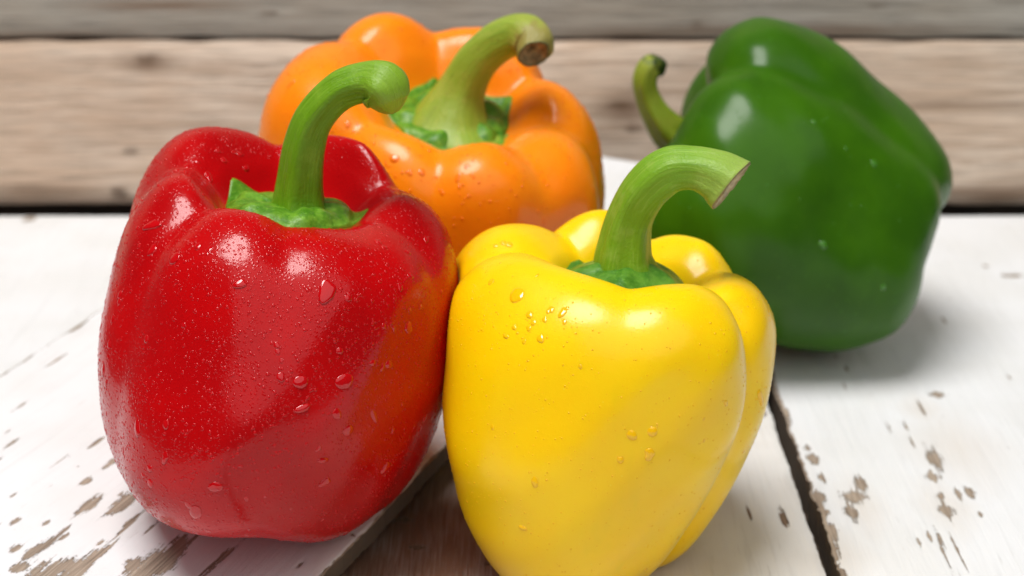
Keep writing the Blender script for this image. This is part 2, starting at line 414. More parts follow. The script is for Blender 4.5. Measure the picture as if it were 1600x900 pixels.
def raw_wood_material(name, a, b, c, vertical=False, knots=True):
    t = NT(name)
    sx = (100*.16, 100*1.0, 100*2.4)
    v = t.coords(); g = t.coords(scale=sx); gf = t.coords(scale=(100*.35, 100, 100*9))
    grain = t.noise(g, 1.0, 5, .6, .8); fine = t.noise(gf, 1.0, 4, .6, .3); big = t.noise(v, .12, 3, .5)
    cc = t.mix(t.step(grain, .40, .62), a, b)
    cc = t.mix(t.math('MULTIPLY', t.step(big, .4, .65), .6), cc, c)
    cc = t.mix(t.math('MULTIPLY', t.step(fine, .55, .3), .6), cc, tuple(x*.45 for x in b))
    if knots:
        k = t.attr("chip")
        ke = t.math('ADD', k, t.math('MULTIPLY', t.math('SUBTRACT', t.noise(v, 1.2, 3, .6), .5), .7))
        cc = t.mix(t.math('MULTIPLY', t.step(ke, .3, .85), .85), cc, (.085, .05, .028))
        s_ = t.attr("stain")
        cc = t.mix(t.math('MULTIPLY', s_, .8), cc, (.17, .095, .05))
    t.link(cc, t.b.inputs["Base Color"]); t.set(Roughness=.8)
    n = t.bump(fine, .4, .0008); n = t.bump(grain, .3, .002, n)
    t.link(n, t.b.inputs["Normal"]); return t.m
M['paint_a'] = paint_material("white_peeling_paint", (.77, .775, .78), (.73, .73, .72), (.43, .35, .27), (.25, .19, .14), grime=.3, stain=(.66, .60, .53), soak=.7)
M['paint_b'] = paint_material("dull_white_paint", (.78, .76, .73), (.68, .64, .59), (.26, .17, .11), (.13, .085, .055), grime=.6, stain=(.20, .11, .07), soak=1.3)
M['wall_light'] = raw_wood_material("pale_weathered_wood", (.78, .64, .51), (.56, .42, .31), (.66, .47, .33))
M['wall_grey'] = raw_wood_material("grey_weathered_wood", (.40, .365, .31), (.32, .285, .235), (.37, .31, .24))
M['dark_wood'] = raw_wood_material("dark_sub_wood", (.10, .065, .04), (.06, .04, .025), (.08, .05, .03), knots=False)

def blob_field(X, Y, blobs):
    """blobs: (x, y, halfwidth across grain, halflength along grain, skew) -> 0..1 field, 1 at the middle"""
    f = np.full(X.shape, -1.0)
    for b in blobs:
        x, y, w, l = b[:4]; sk = b[4] if len(b) > 4 else 0
        dx = (X - x - sk * (Y - y)) / w; dy = (Y - y) / l
        f = np.maximum(f, 1.05 - .55 * (np.abs(dx)**1.35 + np.abs(dy)**1.35)**(1/1.35))
    return f
def plank_mesh(name, w, l, th, step, chips=(), stains=(), seed=0, rough=.03, edge_chip=(0, 0), lens=(1, 1), cup=0.0, flakes=0, fy0=0, fy1=1):
    """slab: x 0..w across, y 0..l along the grain, top at z=0, worn edges and skirts"""
    nx = max(4, int(w/step)+1); ny = max(4, int(l/(step*lens[1]))+1)
    xs = np.linspace(0, w, nx); ys = np.linspace(0, l, ny)
    X, Y = np.meshgrid(xs, ys, indexing='ij')
    jl = rough*(vnoise(Y[0]*1.7+5, Y[0]*0+seed, seed)-.5)*2 + rough*.6*(vnoise(Y[0]*7, Y[0]*0+2, seed+1)-.5)*2
    jr = rough*(vnoise(Y[0]*1.5+9, Y[0]*0+seed, seed+3)-.5)*2 + rough*.6*(vnoise(Y[0]*6, Y[0]*0+2, seed+4)-.5)*2
    wl = np.clip(1-X/1.0, 0, 1); wr = np.clip(1-(w-X)/1.0, 0, 1)
    Xj = X + wl*jl[None] + wr*jr[None]
    if flakes:
        rf = np.random.default_rng(seed+50)
        chips = list(chips)+[(rf.random()*w, fy0+rf.random()*(fy1-fy0), .02+.10*rf.random()**3, .06+.55*rf.random()**2) for _ in range(flakes)]
    chip = blob_field(X, Y, chips) if len(chips) else np.full(X.shape, -1.0)
    stain = np.clip(blob_field(X, Y, stains), 0, 1) if len(stains) else np.zeros(X.shape)
    if edge_chip[0]: chip = np.maximum(chip, .95 - X/(edge_chip[0]*(.55+1.5*vnoise(Y*1.3, X*0+3, seed+7)**1.5))*.5)
    if edge_chip[1]: chip = np.maximum(chip, .95 - (w-X)/(edge_chip[1]*(.15+1.5*vnoise(Y*1.3, X*0+3, seed+8)**1.5))*.5)
    e = np.minimum(X, w-X); Z = -.06*np.exp(-(e/.07)) - .03*np.exp(-(np.minimum(Y, l-Y)/.1))
    Z = Z - .025*np.clip((chip-.3)*3, 0, 1)
    Z = Z + .03*(vnoise(X*.5, Y*.12, seed+11)-.5) + .012*(vnoise(X*4, Y*.25, seed+12)-.5) - cup*((X/w-.5)*2)**2
    V = np.stack([Xj, Y, Z], -1).reshape(-1, 3); q = quads(nx, ny)
    # skirt loop
    loop = np.concatenate([np.arange(0, ny), (np.arange(1, nx))*ny+ny-1, ((nx-1)*ny+np.arange(ny-2, -1, -1)), np.arange(nx-2, 0, -1)*ny])
    P = V[loop]; mids = P.copy(); mids[:, 2] = -th*.5 ; bot = P.copy(); bot[:, 2] = -th
    n0 = len(V); m = len(loop)
    top2 = P.copy(); V = np.concatenate([V, top2, mids, bot]); k = np.arange(m); k2 = (k+1) % m
    s1 = np.stack([n0+k, n0+k2, n0+m+k2, n0+m+k], -1); s2 = np.stack([n0+m+k, n0+m+k2, n0+2*m+k2, n0+2*m+k], -1)
    cs = [n0+2*m, n0+2*m+ny-1, n0+2*m+ny-1+nx-1, n0+2*m+2*(ny-1)+nx-1]
    bq = np.array([cs])
    A = np.concatenate([chip.ravel(), np.full(3*m, 2.0)]); S = np.concatenate([stain.ravel(), np.zeros(3*m)])
    return mesh_from(name, V, [q, s1, s2, bq], {"chip": A, "stain": S})

# --- the table: white planks side by side, running away from the camera
table = empty("table", (0, 45, 0))
tag(table, "white painted plank table with brown gaps and peeling paint under the peppers", "table", kind="structure")
def ground_pt(px, py): return unproj(px, py, Z=0)
Y0, Y1 = -12.0, 65.3
def lay_plank(x0, x1, mat, seed, step, **kw):
    me = plank_mesh("plank", x1-x0, Y1-Y0, 1.6, step, seed=seed, lens=(1, 1.6), **kw)
    o = link("plank", me, mat, table); o.location = (x0*CM, (Y0-45)*CM, 0)
    return o
def chips_at(x0, lst):
    """lst: (px, py, halfwidth cm, halflength cm)"""
    r = []
    for c in lst:
        p = ground_pt(c[0], c[1]); r.append((p[0]-x0, p[1]-Y0, c[2], c[3]) + tuple(c[4:]))
    return r
# right plank: skewed a hair so that the gap narrows away from the camera
xr = 8.75
right_chips = [(1466, 616, .28, .22), (1460, 715, .22, .75), (1458, 745, .22, .3), (1497, 770, .10, .35), (1515, 768, .14, .4), (1470, 775, .12, .25),
               (1478, 795, .22, .5), (1435, 845, .06, .5), (1452, 838, .05, .3), (1468, 838, .05, .8), (1478, 868, .05, .8), (1497, 860, .05, .9), (1532, 803, .06, .15),
               (1335, 775, .35, .45), (1345, 755, .15, .6), (1270, 715, .18, .45), (1262, 700, .12, .3), (1280, 775, .2, .4), (1295, 830, .22, .6), (1300, 860, .2, .7), (1282, 800, .15, .5),
               (1285, 748, .12, .35), (1580, 430, .5, .18), (1540, 415, .12, .2), (1330, 800, .2, .5), (1275, 880, .2, .5), (1425, 690, .05, .5), (1415, 665, .04, .5),
               (1388, 665, .05, .5), (1475, 500, .05, .4), (1318, 600, .04, .4), (1322, 575, .04, .4)]
right_stain = [(1500, 700, 1.1, 1.9), (1345, 790, .5, 1.3), (1478, 790, .6, 1.2), (1315, 870, .6, 1.2), (1290, 900, .6, 1.5), (1440, 640, .5, .8)]
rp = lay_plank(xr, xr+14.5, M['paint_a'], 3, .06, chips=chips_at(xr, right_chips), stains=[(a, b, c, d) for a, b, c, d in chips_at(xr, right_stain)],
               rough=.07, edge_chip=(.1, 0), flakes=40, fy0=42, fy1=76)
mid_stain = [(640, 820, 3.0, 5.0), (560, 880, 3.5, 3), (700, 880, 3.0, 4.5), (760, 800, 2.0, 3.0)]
mid_chips = [(632, 812, .35, .14), (575, 805, .5, .3), (655, 855, .25, .12), (760, 880, .2, .1), (610, 780, .2, .15), (1190, 640, .1, .5), (1225, 810, .12, .6), (1170, 800, .06, .4)]
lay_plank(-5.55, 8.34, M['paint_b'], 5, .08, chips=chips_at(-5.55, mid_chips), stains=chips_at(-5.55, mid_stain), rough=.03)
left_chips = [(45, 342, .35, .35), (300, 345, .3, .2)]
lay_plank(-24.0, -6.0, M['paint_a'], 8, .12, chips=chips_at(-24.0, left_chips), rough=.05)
lay_plank(-38.5, -24.3, M['paint_a'], 9, .35, rough=.05)
lay_plank(23.6, 38.0, M['paint_a'], 12, .35, rough=.05)
for xc in (8.47, 23.4, -5.78, -24.15):
    b = plank_mesh("batten", 1.6, Y1-Y0-.4, .8, .3, seed=int(xc*10) % 97, chips=[(.8, 28, 3, 60)])
    o = link("batten", b, M['dark_wood'], table); o.location = ((xc-.8)*CM, (Y0-45+.2)*CM, -1.15*CM)

# --- the loose plank lying askew across the table, far end a little raised
def plank_pt(px, py):
    z = 1.2
    for _ in range(20):
        p = unproj(px, py, Z=z); z = plank_top(p[0], p[1])
    return p
pr0, pr1 = plank_pt(500, 900), plank_pt(690, 700)
pl0 = plank_pt(165, 475)
dv = (pr1-pr0)[:2]; dv = dv/np.hypot(*dv)
ang = math.atan2(-dv[0], dv[1])                     # rotation of local +y
nx_ = np.array([dv[1], -dv[0]])                     # local +x
W_ = float((pr0[:2]-pl0[:2])@nx_)

t_end = (62.3-pr0[1])/dv[1]
t_beg = -5.4
L_ = t_end-t_beg
o_xy = pr0[:2]+dv*t_beg-nx_*W_
slope = .07*dv[1]; cross = .07*nx_[1]
def to_plank(px, py):
    p = plank_pt(px, py); d = p[:2]-o_xy
    return float(d@nx_), float(d@dv)
def pchips(lst): return [to_plank(c[0], c[1]) + (c[2]*1.4, c[3]*1.15) for c in lst]
loose_chips = [(190, 788, .17, .5), (200, 778, .15, .35), (140, 788, .13, .5), (60, 856, .12, .5), (50, 862, .13, .3), (75, 848, .1, .4), (30, 885, .14, .2),
               (85, 888, .28, .45), (65, 897, .25, .4), (100, 884, .15, .4), (125, 885, .2, .8), (150, 868, .10, .7), (112, 897, .2, .5), (165, 857, .07, .4),
               (210, 880, .16, .35), (238, 885, .30, .9), (262, 868, .22, .9), (280, 845, .12, .35), (222, 897, .3, .5), (240, 870, .2, .5), (203, 815, .05, .3), (100, 827, .05, .25),
               (100, 838, .05, .2), (25, 812, .07, .2), (72, 815, .06, .15), (305, 838, .05, .5), (24, 855, .1, .2), (350, 870, .03, .9), (330, 882, .03, .9), (190, 830, .03, .6),
               (8, 512, .2, .6), (215, 805, .04, .3), (235, 825, .03, .3), (470, 880, .05, .2), (150, 690, .06, .3), (90, 560, .04, .4), (20, 690, .04, .4)]
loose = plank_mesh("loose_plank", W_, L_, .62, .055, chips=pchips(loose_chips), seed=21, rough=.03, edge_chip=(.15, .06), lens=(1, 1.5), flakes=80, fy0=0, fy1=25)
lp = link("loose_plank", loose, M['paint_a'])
from mathutils import Matrix, Vector
ex = Vector((nx_[0], nx_[1], cross)).normalized(); ey = Vector((dv[0], dv[1], slope)).normalized()
ez = ex.cross(ey).normalized(); ey = ez.cross(ex)
lp.matrix_world = Matrix(((ex.x, ey.x, ez.x, o_xy[0]*CM), (ex.y, ey.y, ez.y, o_xy[1]*CM), (ex.z, ey.z, ez.z, plank_top(o_xy[0], o_xy[1])*CM), (0, 0, 0, 1)))
tag(lp, "loose white plank with flaked paint lying askew under the red and orange peppers", "plank")

# --- the wall of horizontal weathered boards behind the table
wall = empty("wall", (0, 66.3, 0))
tag(wall, "wall of horizontal weathered greyish brown wooden boards behind the table", "wall", kind="structure")
YW = 66.3
def wall_board(z0, z1, mat, seed, knots=(), stains=(), dy=0.0):
    """board running along x: made in (u across=z, v along=x)"""
    W = 110.0; H = z1-z0; step = .35
    nx = int(W/step); nz = int(H/step)+2
    xs = np.linspace(-W/2, W/2, nx); zs = np.linspace(z0, z1, nz)
    X, Z = np.meshgrid(xs, zs, indexing='ij')
    jb = .09*(vnoise(X*.6, X*0, seed)-.5); jt = .09*(vnoise(X*.6, X*0+4, seed)-.5)
    e = np.minimum(Z-z0, z1-Z)
    Zj = Z + jb*np.clip(1-(Z-z0)/.5, 0, 1) + jt*np.clip(1-(z1-Z)/.5, 0, 1)
    Y = .16*np.exp(-e/.1) + .05*(vnoise(X*.1, Z*1.2, seed+2)-.5) + dy
    chip = np.full(X.shape, -1.0); st = np.zeros(X.shape)
    for kx, kz, w, h in knots: chip = np.maximum(chip, 1-np.hypot((X-kx)/w, (Z-kz)/h))
    for kx, kz, w, h in stains: st = np.maximum(st, np.clip(1.2-np.hypot((X-kx)/w, (Z-kz)/h), 0, 1))
    V = np.stack([X, Y, Zj], -1).reshape(-1, 3); q = quads(nx, nz)
    n = nx*nz; back = V.copy(); back[:, 1] = 2.0
    loop = np.concatenate([np.arange(0, nz), np.arange(1, nx)*nz+nz-1, (nx-1)*nz+np.arange(nz-2, -1, -1), np.arange(nx-2, 0, -1)*nz])
    P = V[loop]; B = P.copy(); B[:, 1] = 2.2; m = len(loop); k = np.arange(m); k2 = (k+1) % m
    V2 = np.concatenate([V, P, B]); s1 = np.stack([n+k, n+m+k, n+m+k2, n+k2], -1)
    me = mesh_from("board", V2, [q, s1], {"chip": np.concatenate([chip.ravel(), np.full(2*m, .75)]), "stain": np.concatenate([st.ravel(), np.full(2*m, .8)])})
    return link("board", me, mat, wall)
bb = plank_mesh("dark_gap_backing", 110, 45, .8, 3.0, seed=2)  # dark sheet added behind the boards so that the gaps look shaded
bo = link("dark_gap_backing", bb, M['dark_wood'], wall)
bo.matrix_local = Matrix(((1, 0, 0, -.55), (0, 0, -1, .030), (0, 1, 0, -.06), (0, 0, 0, 1)))
def wp(px, py):
    p = unproj(px, py, Y=YW); return p[0], p[2]
zs_ = wp(800, 62)[1]
k1 = [wp(230, 95)+(1.3, .5), wp(205, 236)+(.9, .42), wp(185, 303)+(1.0, .6), wp(970, 165)+(1.6, .35), wp(990, 135)+(.6, .35), wp(80, 290)+(1.4, .2), wp(40, 185)+(1.0, .15), wp(1090, 190)+(1.2, .5), wp(990, 200)+(1.0, .5)]
s1_ = [wp(980, 170)+(1.6, 1.0), wp(1500, 168)+(7, .18), wp(1560, 300)+(6, .35), wp(60, 300)+(4, .3), wp(1545, 312)+(3, .3), wp(230, 100)+(1.6, .5)]
wall_board(.12, zs_-.09, M['wall_light'], 31, k1, s1_)
k2 = [wp(1090, 40)+(1.3, .35), wp(420, 20)+(1, .2), wp(1370, 12)+(1.2, .3)]
s2_ = [wp(1000, 54)+(3.5, .25), wp(1250, 50)+(8, .3), wp(60, 56)+(5, .2), wp(250, 8)+(4, .2)]
wall_board(zs_+.09, zs_+9.6, M['wall_grey'], 33, k2, s2_, dy=.05)
wall_board(zs_+9.8, zs_+19.0, M['wall_light'], 35, dy=0)
wall_board(zs_+19.2, zs_+28.0, M['wall_grey'], 36, dy=.08)

# ------------------------------------------------------------------ peppers
def normals_of(P):
    dt = np.roll(P, -1, 0)-np.roll(P, 1, 0); ds = np.gradient(P, axis=1)
    n = np.cross(ds, dt); l = np.linalg.norm(n, axis=-1, keepdims=True); n = n/np.maximum(l, 1e-9)
    c = P.reshape(-1, 3).mean(0); o = P[:, P.shape[1]*6//13]-c
    if ((n[:, P.shape[1]*6//13]*o).sum(-1)).mean() < 0: n = -n
    return n
NTH, NSS = 288, 170
def make_flesh(root, sp, mat):
    th, s = grid(NTH, NSS)
    P = surf(sp, th, s) - np.array(root_loc(root))
    V = P.reshape(-1, 3)
    return link("flesh", mesh_from("flesh", V, quads(NTH, NSS, wrap_u=True, flip=False)), mat, root)
def root_loc(root): return [c/CM for c in root.location]

def tube(path, radii, lens=None, nseg=40, sub=10, ridges=5, ramp=.05, seed=0, end_normal=None, ecc=1.0, cap_round=True, ridge_from=.0):
    """swept stem through path (cm); returns V, faces, len attr, uv and the last ring"""
    path = np.asarray(path, float); n = len(path); tt = np.linspace(0, n-1, (n-1)*sub+1)
    C = crom(path, np.clip(tt, 0, n-1-1e-9)) if False else np.stack([crom(path[:, k], np.clip(tt, 0, n-1-1e-6)) for k in range(3)], -1)
    Rr = np.maximum(crom(np.asarray(radii, float), np.clip(tt, 0, n-1-1e-6)), .01)
    T = np.gradient(C, axis=0); T /= np.linalg.norm(T, axis=1, keepdims=True)
    up = np.array([0.0, -1.0, 0.0]); rings = []; Nn = []
    ref = up
    m = len(tt)
    for i in range(m):
        t = T[i].copy()
        if end_normal is not None:
            k = max(0., 1-(m-1-i)/(sub*.9)); k = k*k*(3-2*k)
            t = t*(1-k)+np.asarray(end_normal)*k; t /= np.linalg.norm(t)
        a = ref-t*(ref@t); a /= np.linalg.norm(a); b = np.cross(t, a); ref = a
        ph = np.linspace(0, 2*np.pi, nseg, endpoint=False); f = i/(m-1)
        rr = Rr[i]*(1+ramp*np.cos(ridges*ph+.8*f+seed)*(1-.4*f)+.018*np.sin(2*ph+7*f+seed)+.02*np.sin(9*ph+3*f)*np.sin(25*f+seed)*.6)
        rr = rr*(1+.02*math.sin(19*f+seed))
        rings.append(C[i]+np.outer(np.cos(ph)*rr*ecc, a)+np.outer(np.sin(ph)*rr, b))
    V = np.array(rings)                                   # m, nseg, 3
    q = quads(m, nseg)                                    # no wrap on v: add wrap
    i = np.arange(m-1); w = np.stack([i*nseg+nseg-1, (i+1)*nseg+nseg-1, (i+1)*nseg, i*nseg], -1)
    Fs = [q, w]
    f = np.repeat(np.arange(m)/(m-1), nseg)
    uv = np.stack([np.tile(np.abs(np.linspace(-1, 1, nseg)), m), f*np.linalg.norm(np.diff(C, axis=0), axis=1).sum()*.5], -1)
    return V, Fs, f, uv, C, T
def cap_faces(V, f, uv, bulge, direction):
    """closes the end of a tube with inner rings: bulge >0 domed, <0 hollow"""
    m, ns, _ = V.shape; last = V[-1]; c = last.mean(0); out = [V.reshape(-1, 3)]; n0 = m*ns-ns; faces = []
    prev = n0; base = m*ns; ff = [f]; uu = [uv]
    for j, k in enumerate((.86, .62, .35, .08)):
        ring = c+(last-c)*k+np.asarray(direction)*bulge*(1-k*k)
        out.append(ring); ff.append(np.full(ns, 1.0)); uu.append(uv[n0:n0+ns])
        a = np.arange(ns); b = (a+1) % ns
        faces.append(np.stack([prev+a, base+a, base+b, prev+b], -1)); prev = base; base += ns
    faces.append(np.array([list(range(prev, prev+ns))]))
    return np.concatenate(out), faces, np.concatenate(ff), np.concatenate(uu)

def make_stem(root, path, radii, mat, cut=None, cutmat=None, end_normal=None, ridges=5, ramp=.085, seed=0, bulge=.25, hollow=-.12, sub=10):
    V, F_, f, uv, C, T = tube(path, radii, ridges=ridges, ramp=ramp, seed=seed, end_normal=end_normal, sub=sub)
    rl = np.array(root_loc(root)); d = T[-1] if end_normal is None else np.asarray(end_normal)/np.linalg.norm(end_normal)
    if cut is None:
        V2, F2, f2, uv2 = cap_faces(V, f, uv, bulge, d)
        return link("stem", mesh_from("stem", V2-rl, F_+F2, {"len": f2}, uv2), mat, root)
    o = link("stem", mesh_from("stem", V.reshape(-1, 3)-rl, F_, {"len": f}, uv), mat, root)
    last = V[-1]; c = last.mean(0); ns = len(last); ks = (1.0, .97, .88, .6, .3, .05)
    hs = (0, .03, .02, hollow*.6, hollow, hollow)
    rng = np.random.default_rng(seed+5); W = []
    for k, h in zip(ks, hs): W.append(c+(last-c)*k+d*(h+(0 if k == 1 else .05)*(rng.random((ns, 1))-.5)))
    W = np.array(W); a = np.arange(ns); b = (a+1) % ns; fs = [np.stack([j*ns+a, (j+1)*ns+a, (j+1)*ns+b, j*ns+b], -1) for j in range(len(ks)-1)]
    fs.append(np.array([list(range((len(ks)-1)*ns, len(ks)*ns))]))
    link(cut, mesh_from(cut, W.reshape(-1, 3)-rl, fs, {"len": np.repeat(ks, ns)}), cutmat, o)
    return o

def make_calyx(root, sp, mat, smax=2.55, seed=0, thick=.12, points=5, amp=.25, lift=0.0):
    nt, nu = 120, 26
    th = np.linspace(0, 2*np.pi, nt, endpoint=False); u = np.linspace(0, 1, nu)
    Tg, U = np.meshgrid(th, u, indexing='ij')
    rng = np.random.default_rng(seed); ph = rng.random(6)*6.28
    sm = smax+amp*(2.2*(1-np.abs(np.sin(points*.5*Tg+ph[0])))**1.3-.8)+.5*amp*np.cos(3*Tg+ph[1])+.16*amp*np.sin(11*Tg+ph[2])
    S = U*sm
    P = body(sp, Tg, S); N = normals_of(body(sp, *grid_like(Tg, S)))
    # normals of the cavity floor point up and inwards
    bump = .06*np.sin(5*Tg+ph[4]+3*U)*np.sin(5*U+ph[5])+.03*np.sin(11*Tg+7*U)
    t = thick*(1-.85*U**4)+.22*np.exp(-(U/.45)**2)+bump*np.clip(U*3, 0, 1)*np.clip((1-U)*4+.35, 0, 1)+.035*np.exp(-((U-.93)/.06)**2)
    N = N/np.linalg.norm(N, axis=-1, keepdims=True)
    if N[:, nu//2, 2].mean() < 0: N = -N
    Vt = P+N*(t+lift)[..., None]
    under = P[:, -1:]-N[:, -1:]*.08
    Vt = np.concatenate([Vt, under], 1)
    W = place(sp, Vt)-np.array(root_loc(root))
    return link("calyx", mesh_from("calyx", W.reshape(-1, 3), quads(nt, nu+1, wrap_u=True)), mat, root)
def grid_like(Tg, S): return Tg, np.maximum(S, .02)

# --- water drops
def cap_template(ns=8, nr=3, h=.55):
    v = []; 
    for j in range(nr+1):
        a = j/nr*math.pi/2
        if j == nr: v.append((0, 0, h)); break
        for k in range(ns):
            p = 2*math.pi*k/ns; v.append((math.cos(a)*math.cos(p), math.cos(a)*math.sin(p), math.sin(a)*h-.04))
    q = [[j*ns+k, j*ns+(k+1) % ns, (j+1)*ns+(k+1) % ns, (j+1)*ns+k] for j in range(nr-1) for k in range(ns)]
    t = [[(nr-1)*ns+k, (nr-1)*ns+(k+1) % ns, nr*ns] for k in range(ns)]
    return np.array(v), np.array(q), np.array(t)
drop_meshes = {}
def drop_shapes(key, mat):
    if key not in drop_meshes:
        ms = []
        rng = np.random.default_rng(77)
        for i in range(7):
            v, q, t = cap_template(22, 6, .50)
            ph = np.arctan2(v[:, 1], v[:, 0]); rr = np.hypot(v[:, 0], v[:, 1])
            a = rng.random(4)*6.28; am = (.03, .10, .16, .08, .20, .12, .05)[i]
            f = 1+am*np.cos(2*ph+a[0])+am*.6*np.cos(3*ph+a[1])+am*.35*np.cos(5*ph+a[2])
            v = v.copy(); v[:, 0] *= f; v[:, 1] *= f
            # heavier lower lip (local -y runs down the slope)
            v[:, 1] = v[:, 1]*(1+.25*am*5*(v[:, 1] < 0)); v[:, 2] *= 1-.35*np.clip(v[:, 1], -1, 1)
            ms.append(mesh_from("water_drop", v, [q, t]))
            ms[-1].materials.append(mat)
        drop_meshes[key] = ms
    return drop_meshes[key]
def sample_surface(sp, n, rng, smin=3.2, smax=12.0):
    nt, ns = 400, 240
    th, s = grid(nt, ns); P = surf(sp, th, s); N = normals_of(P)
    dt = np.roll(P, -1, 0)-P; ds = np.gradient(P, axis=1); A = np.linalg.norm(np.cross(dt, ds), axis=-1)
    A = A*(s > smin)*(s < smax)
    c = np.cumsum(A.ravel()); idx = np.searchsorted(c, rng.random(n)*c[-1])
    i, j = np.unravel_index(idx, A.shape)
    fu, fv = rng.random(n), rng.random(n); i2 = (i+1) % nt; j2 = np.minimum(j+1, ns-1)
    def bl(Q): return ((Q[i, j]*(1-fu)[:, None]+Q[i2, j]*fu[:, None])*(1-fv)[:, None]+(Q[i, j2]*(1-fu)[:, None]+Q[i2, j2]*fu[:, None])*fv[:, None])
    n_ = bl(N); n_ /= np.linalg.norm(n_, axis=1, keepdims=True)
    return bl(P), n_
def frames(N):
    down = np.array([0, 0, -1.0]); a = down-N*(N@down)[:, None]
    l = np.linalg.norm(a, axis=1, keepdims=True); a = np.where(l > 1e-3, a/np.maximum(l, 1e-3), np.array([0, -1.0, 0]))
    Yv = -a; Xv = np.cross(Yv, N); return Xv, Yv
def clumps(P, seed, sc=.8):
    return vnoise(P[:, 0]*sc+P[:, 2]*.37, P[:, 2]*sc+P[:, 1]*.61, seed)
def make_drops(root, key, sp, n_fine, r_fine, n_big, r_big, placed, seed, dens=None, h=.5):
    rng = np.random.default_rng(seed); rl = np.array(root_loc(root)); mat = M[key+'_drop']
    P, N = sample_surface(sp, n_fine, rng)
    d = clumps(P, seed); keep = rng.random(n_fine) < np.clip(.25+1.1*d, 0, 1)
    if dens is not None: keep &= rng.random(n_fine) < dens(P, N)
    P, N = P[keep], N[keep]; n = len(P)
    r = r_fine[0]+(r_fine[1]-r_fine[0])*rng.random(n)**2.8
    X, Y = frames(N); v, q, t = cap_template(7, 3, h); m = len(v)
    el = 1+.35*rng.random(n)**2
    jx = rng.random(n)*6.28; cx, sx = np.cos(jx), np.sin(jx)
    vx = v[None, :, 0]*(1+.14*np.cos(2*np.arctan2(v[None, :, 1], v[None, :, 0])+jx[:, None]))
    vy = v[None, :, 1]*el[:, None]
    W = P[:, None]+r[:, None, None]*(vx[..., None]*X[:, None]+vy[..., None]*Y[:, None]+v[None, :, 2, None]*N[:, None])
    off = (np.arange(n)*m)[:, None, None]
    if key+'_mist' not in M:
        M[key+'_mist'] = mat.copy(); M[key+'_mist'].node_tree.nodes['Principled BSDF'].inputs['Roughness'].default_value = .2; M[key+'_mist'].node_tree.nodes['Principled BSDF'].inputs['Coat Weight'].default_value = 0
    me = mesh_from("condensation", W.reshape(-1, 3)-rl, [(q[None]+off).reshape(-1, 4), (t[None]+off).reshape(-1, 3)])
    o = link("condensation", me, M[key+"_mist"], root); o["kind"] = "stuff"
    # the larger drops, each an object
    shapes = drop_shapes(key, mat)
    Pb, Nb = sample_surface(sp, n_big*3, rng, 3.6, 10.5)
    kk = clumps(Pb, seed+4, .6) > .42; Pb, Nb = Pb[kk][:n_big], Nb[kk][:n_big]
    rb = r_big[0]+(r_big[1]-r_big[0])*rng.random(len(Pb))**2.5
    # the drops the photograph shows singly
    th, s = grid(400, 240); Pg = surf(sp, th, s); Ng = normals_of(Pg); q2 = proj(Pg)
    facing = ((np.array([0, 0, CAM_H])-Pg)*Ng).sum(-1) > 0
    pp, pn, pr_, pe = [], [], [], []
    for px, py, wpx, hpx in placed:
        dd = np.hypot(q2[..., 0]-px, q2[..., 1]-py)+np.where(facing, 0, 1e5)+q2[..., 2]*.3
        i = np.unravel_index(dd.argmin(), dd.shape); pp.append(Pg[i]); pn.append(Ng[i])
        sc_ = q2[i][2]/FOCAL_PX; pr_.append(wpx*.5*sc_); pe.append(hpx/wpx)
    if placed:
        Pb = np.concatenate([Pb, pp]); Nb = np.concatenate([Nb, pn]); rb = np.concatenate([rb, pr_])
    ee = np.concatenate([1+.5*rng.random(len(Pb)-len(pe))**2, pe])
    X, Y = frames(Nb)
    for i in range(len(Pb)):
        o = bpy.data.objects.new("water_drop", shapes[rng.integers(len(shapes))]); col.objects.link(o); o.parent = root
        x, y, nn = X[i], Y[i], Nb[i]; a = (rng.random()-.5)*.8
        x, y = x*math.cos(a)+y*math.sin(a), -x*math.sin(a)+y*math.cos(a); rr = rb[i]; p = (Pb[i]-rl)*CM
        zz = .62*min(1.0, .15/rr)
        o.matrix_local = Matrix(((x[0]*rr, y[0]*rr*ee[i], nn[0]*rr*zz, p[0]), (x[1]*rr, y[1]*rr*ee[i], nn[1]*rr*zz, p[1]), (x[2]*rr, y[2]*rr*ee[i], nn[2]*rr*zz, p[2]), (0, 0, 0, 1)))

def floor_of(sp): return place(sp, body(sp, np.array([0.0]), np.array([0.0])))[0]
def stem_path(sp, pts, lift=.0, dY=None, start=True):
    """pts: (px, py, rpx, dY) surveyed on the plane of the stem; returns path, radii in cm"""
    c = floor_of(sp); path, rad = [], []
    for px, py, rp, dy in pts:
        p = at(px, py, c[1]+dy); path.append(p)
        depth = p[1]*math.cos(math.radians(CAM_PITCH))+(CAM_H-p[2])*math.sin(math.radians(CAM_PITCH))
        rad.append(rp*depth/FOCAL_PX)
    return path, rad

def pepper(name, sp, label):
    P = place(sp, body(sp, *grid(96, 60))); lo = P.reshape(-1, 3)[P[..., 2].argmin()]
    root = empty(name, (sp['loc'][0], sp['loc'][1], P[..., 2].min())); tag(root, label, "pepper")
    return root
TWO = "bell peppers on the table"

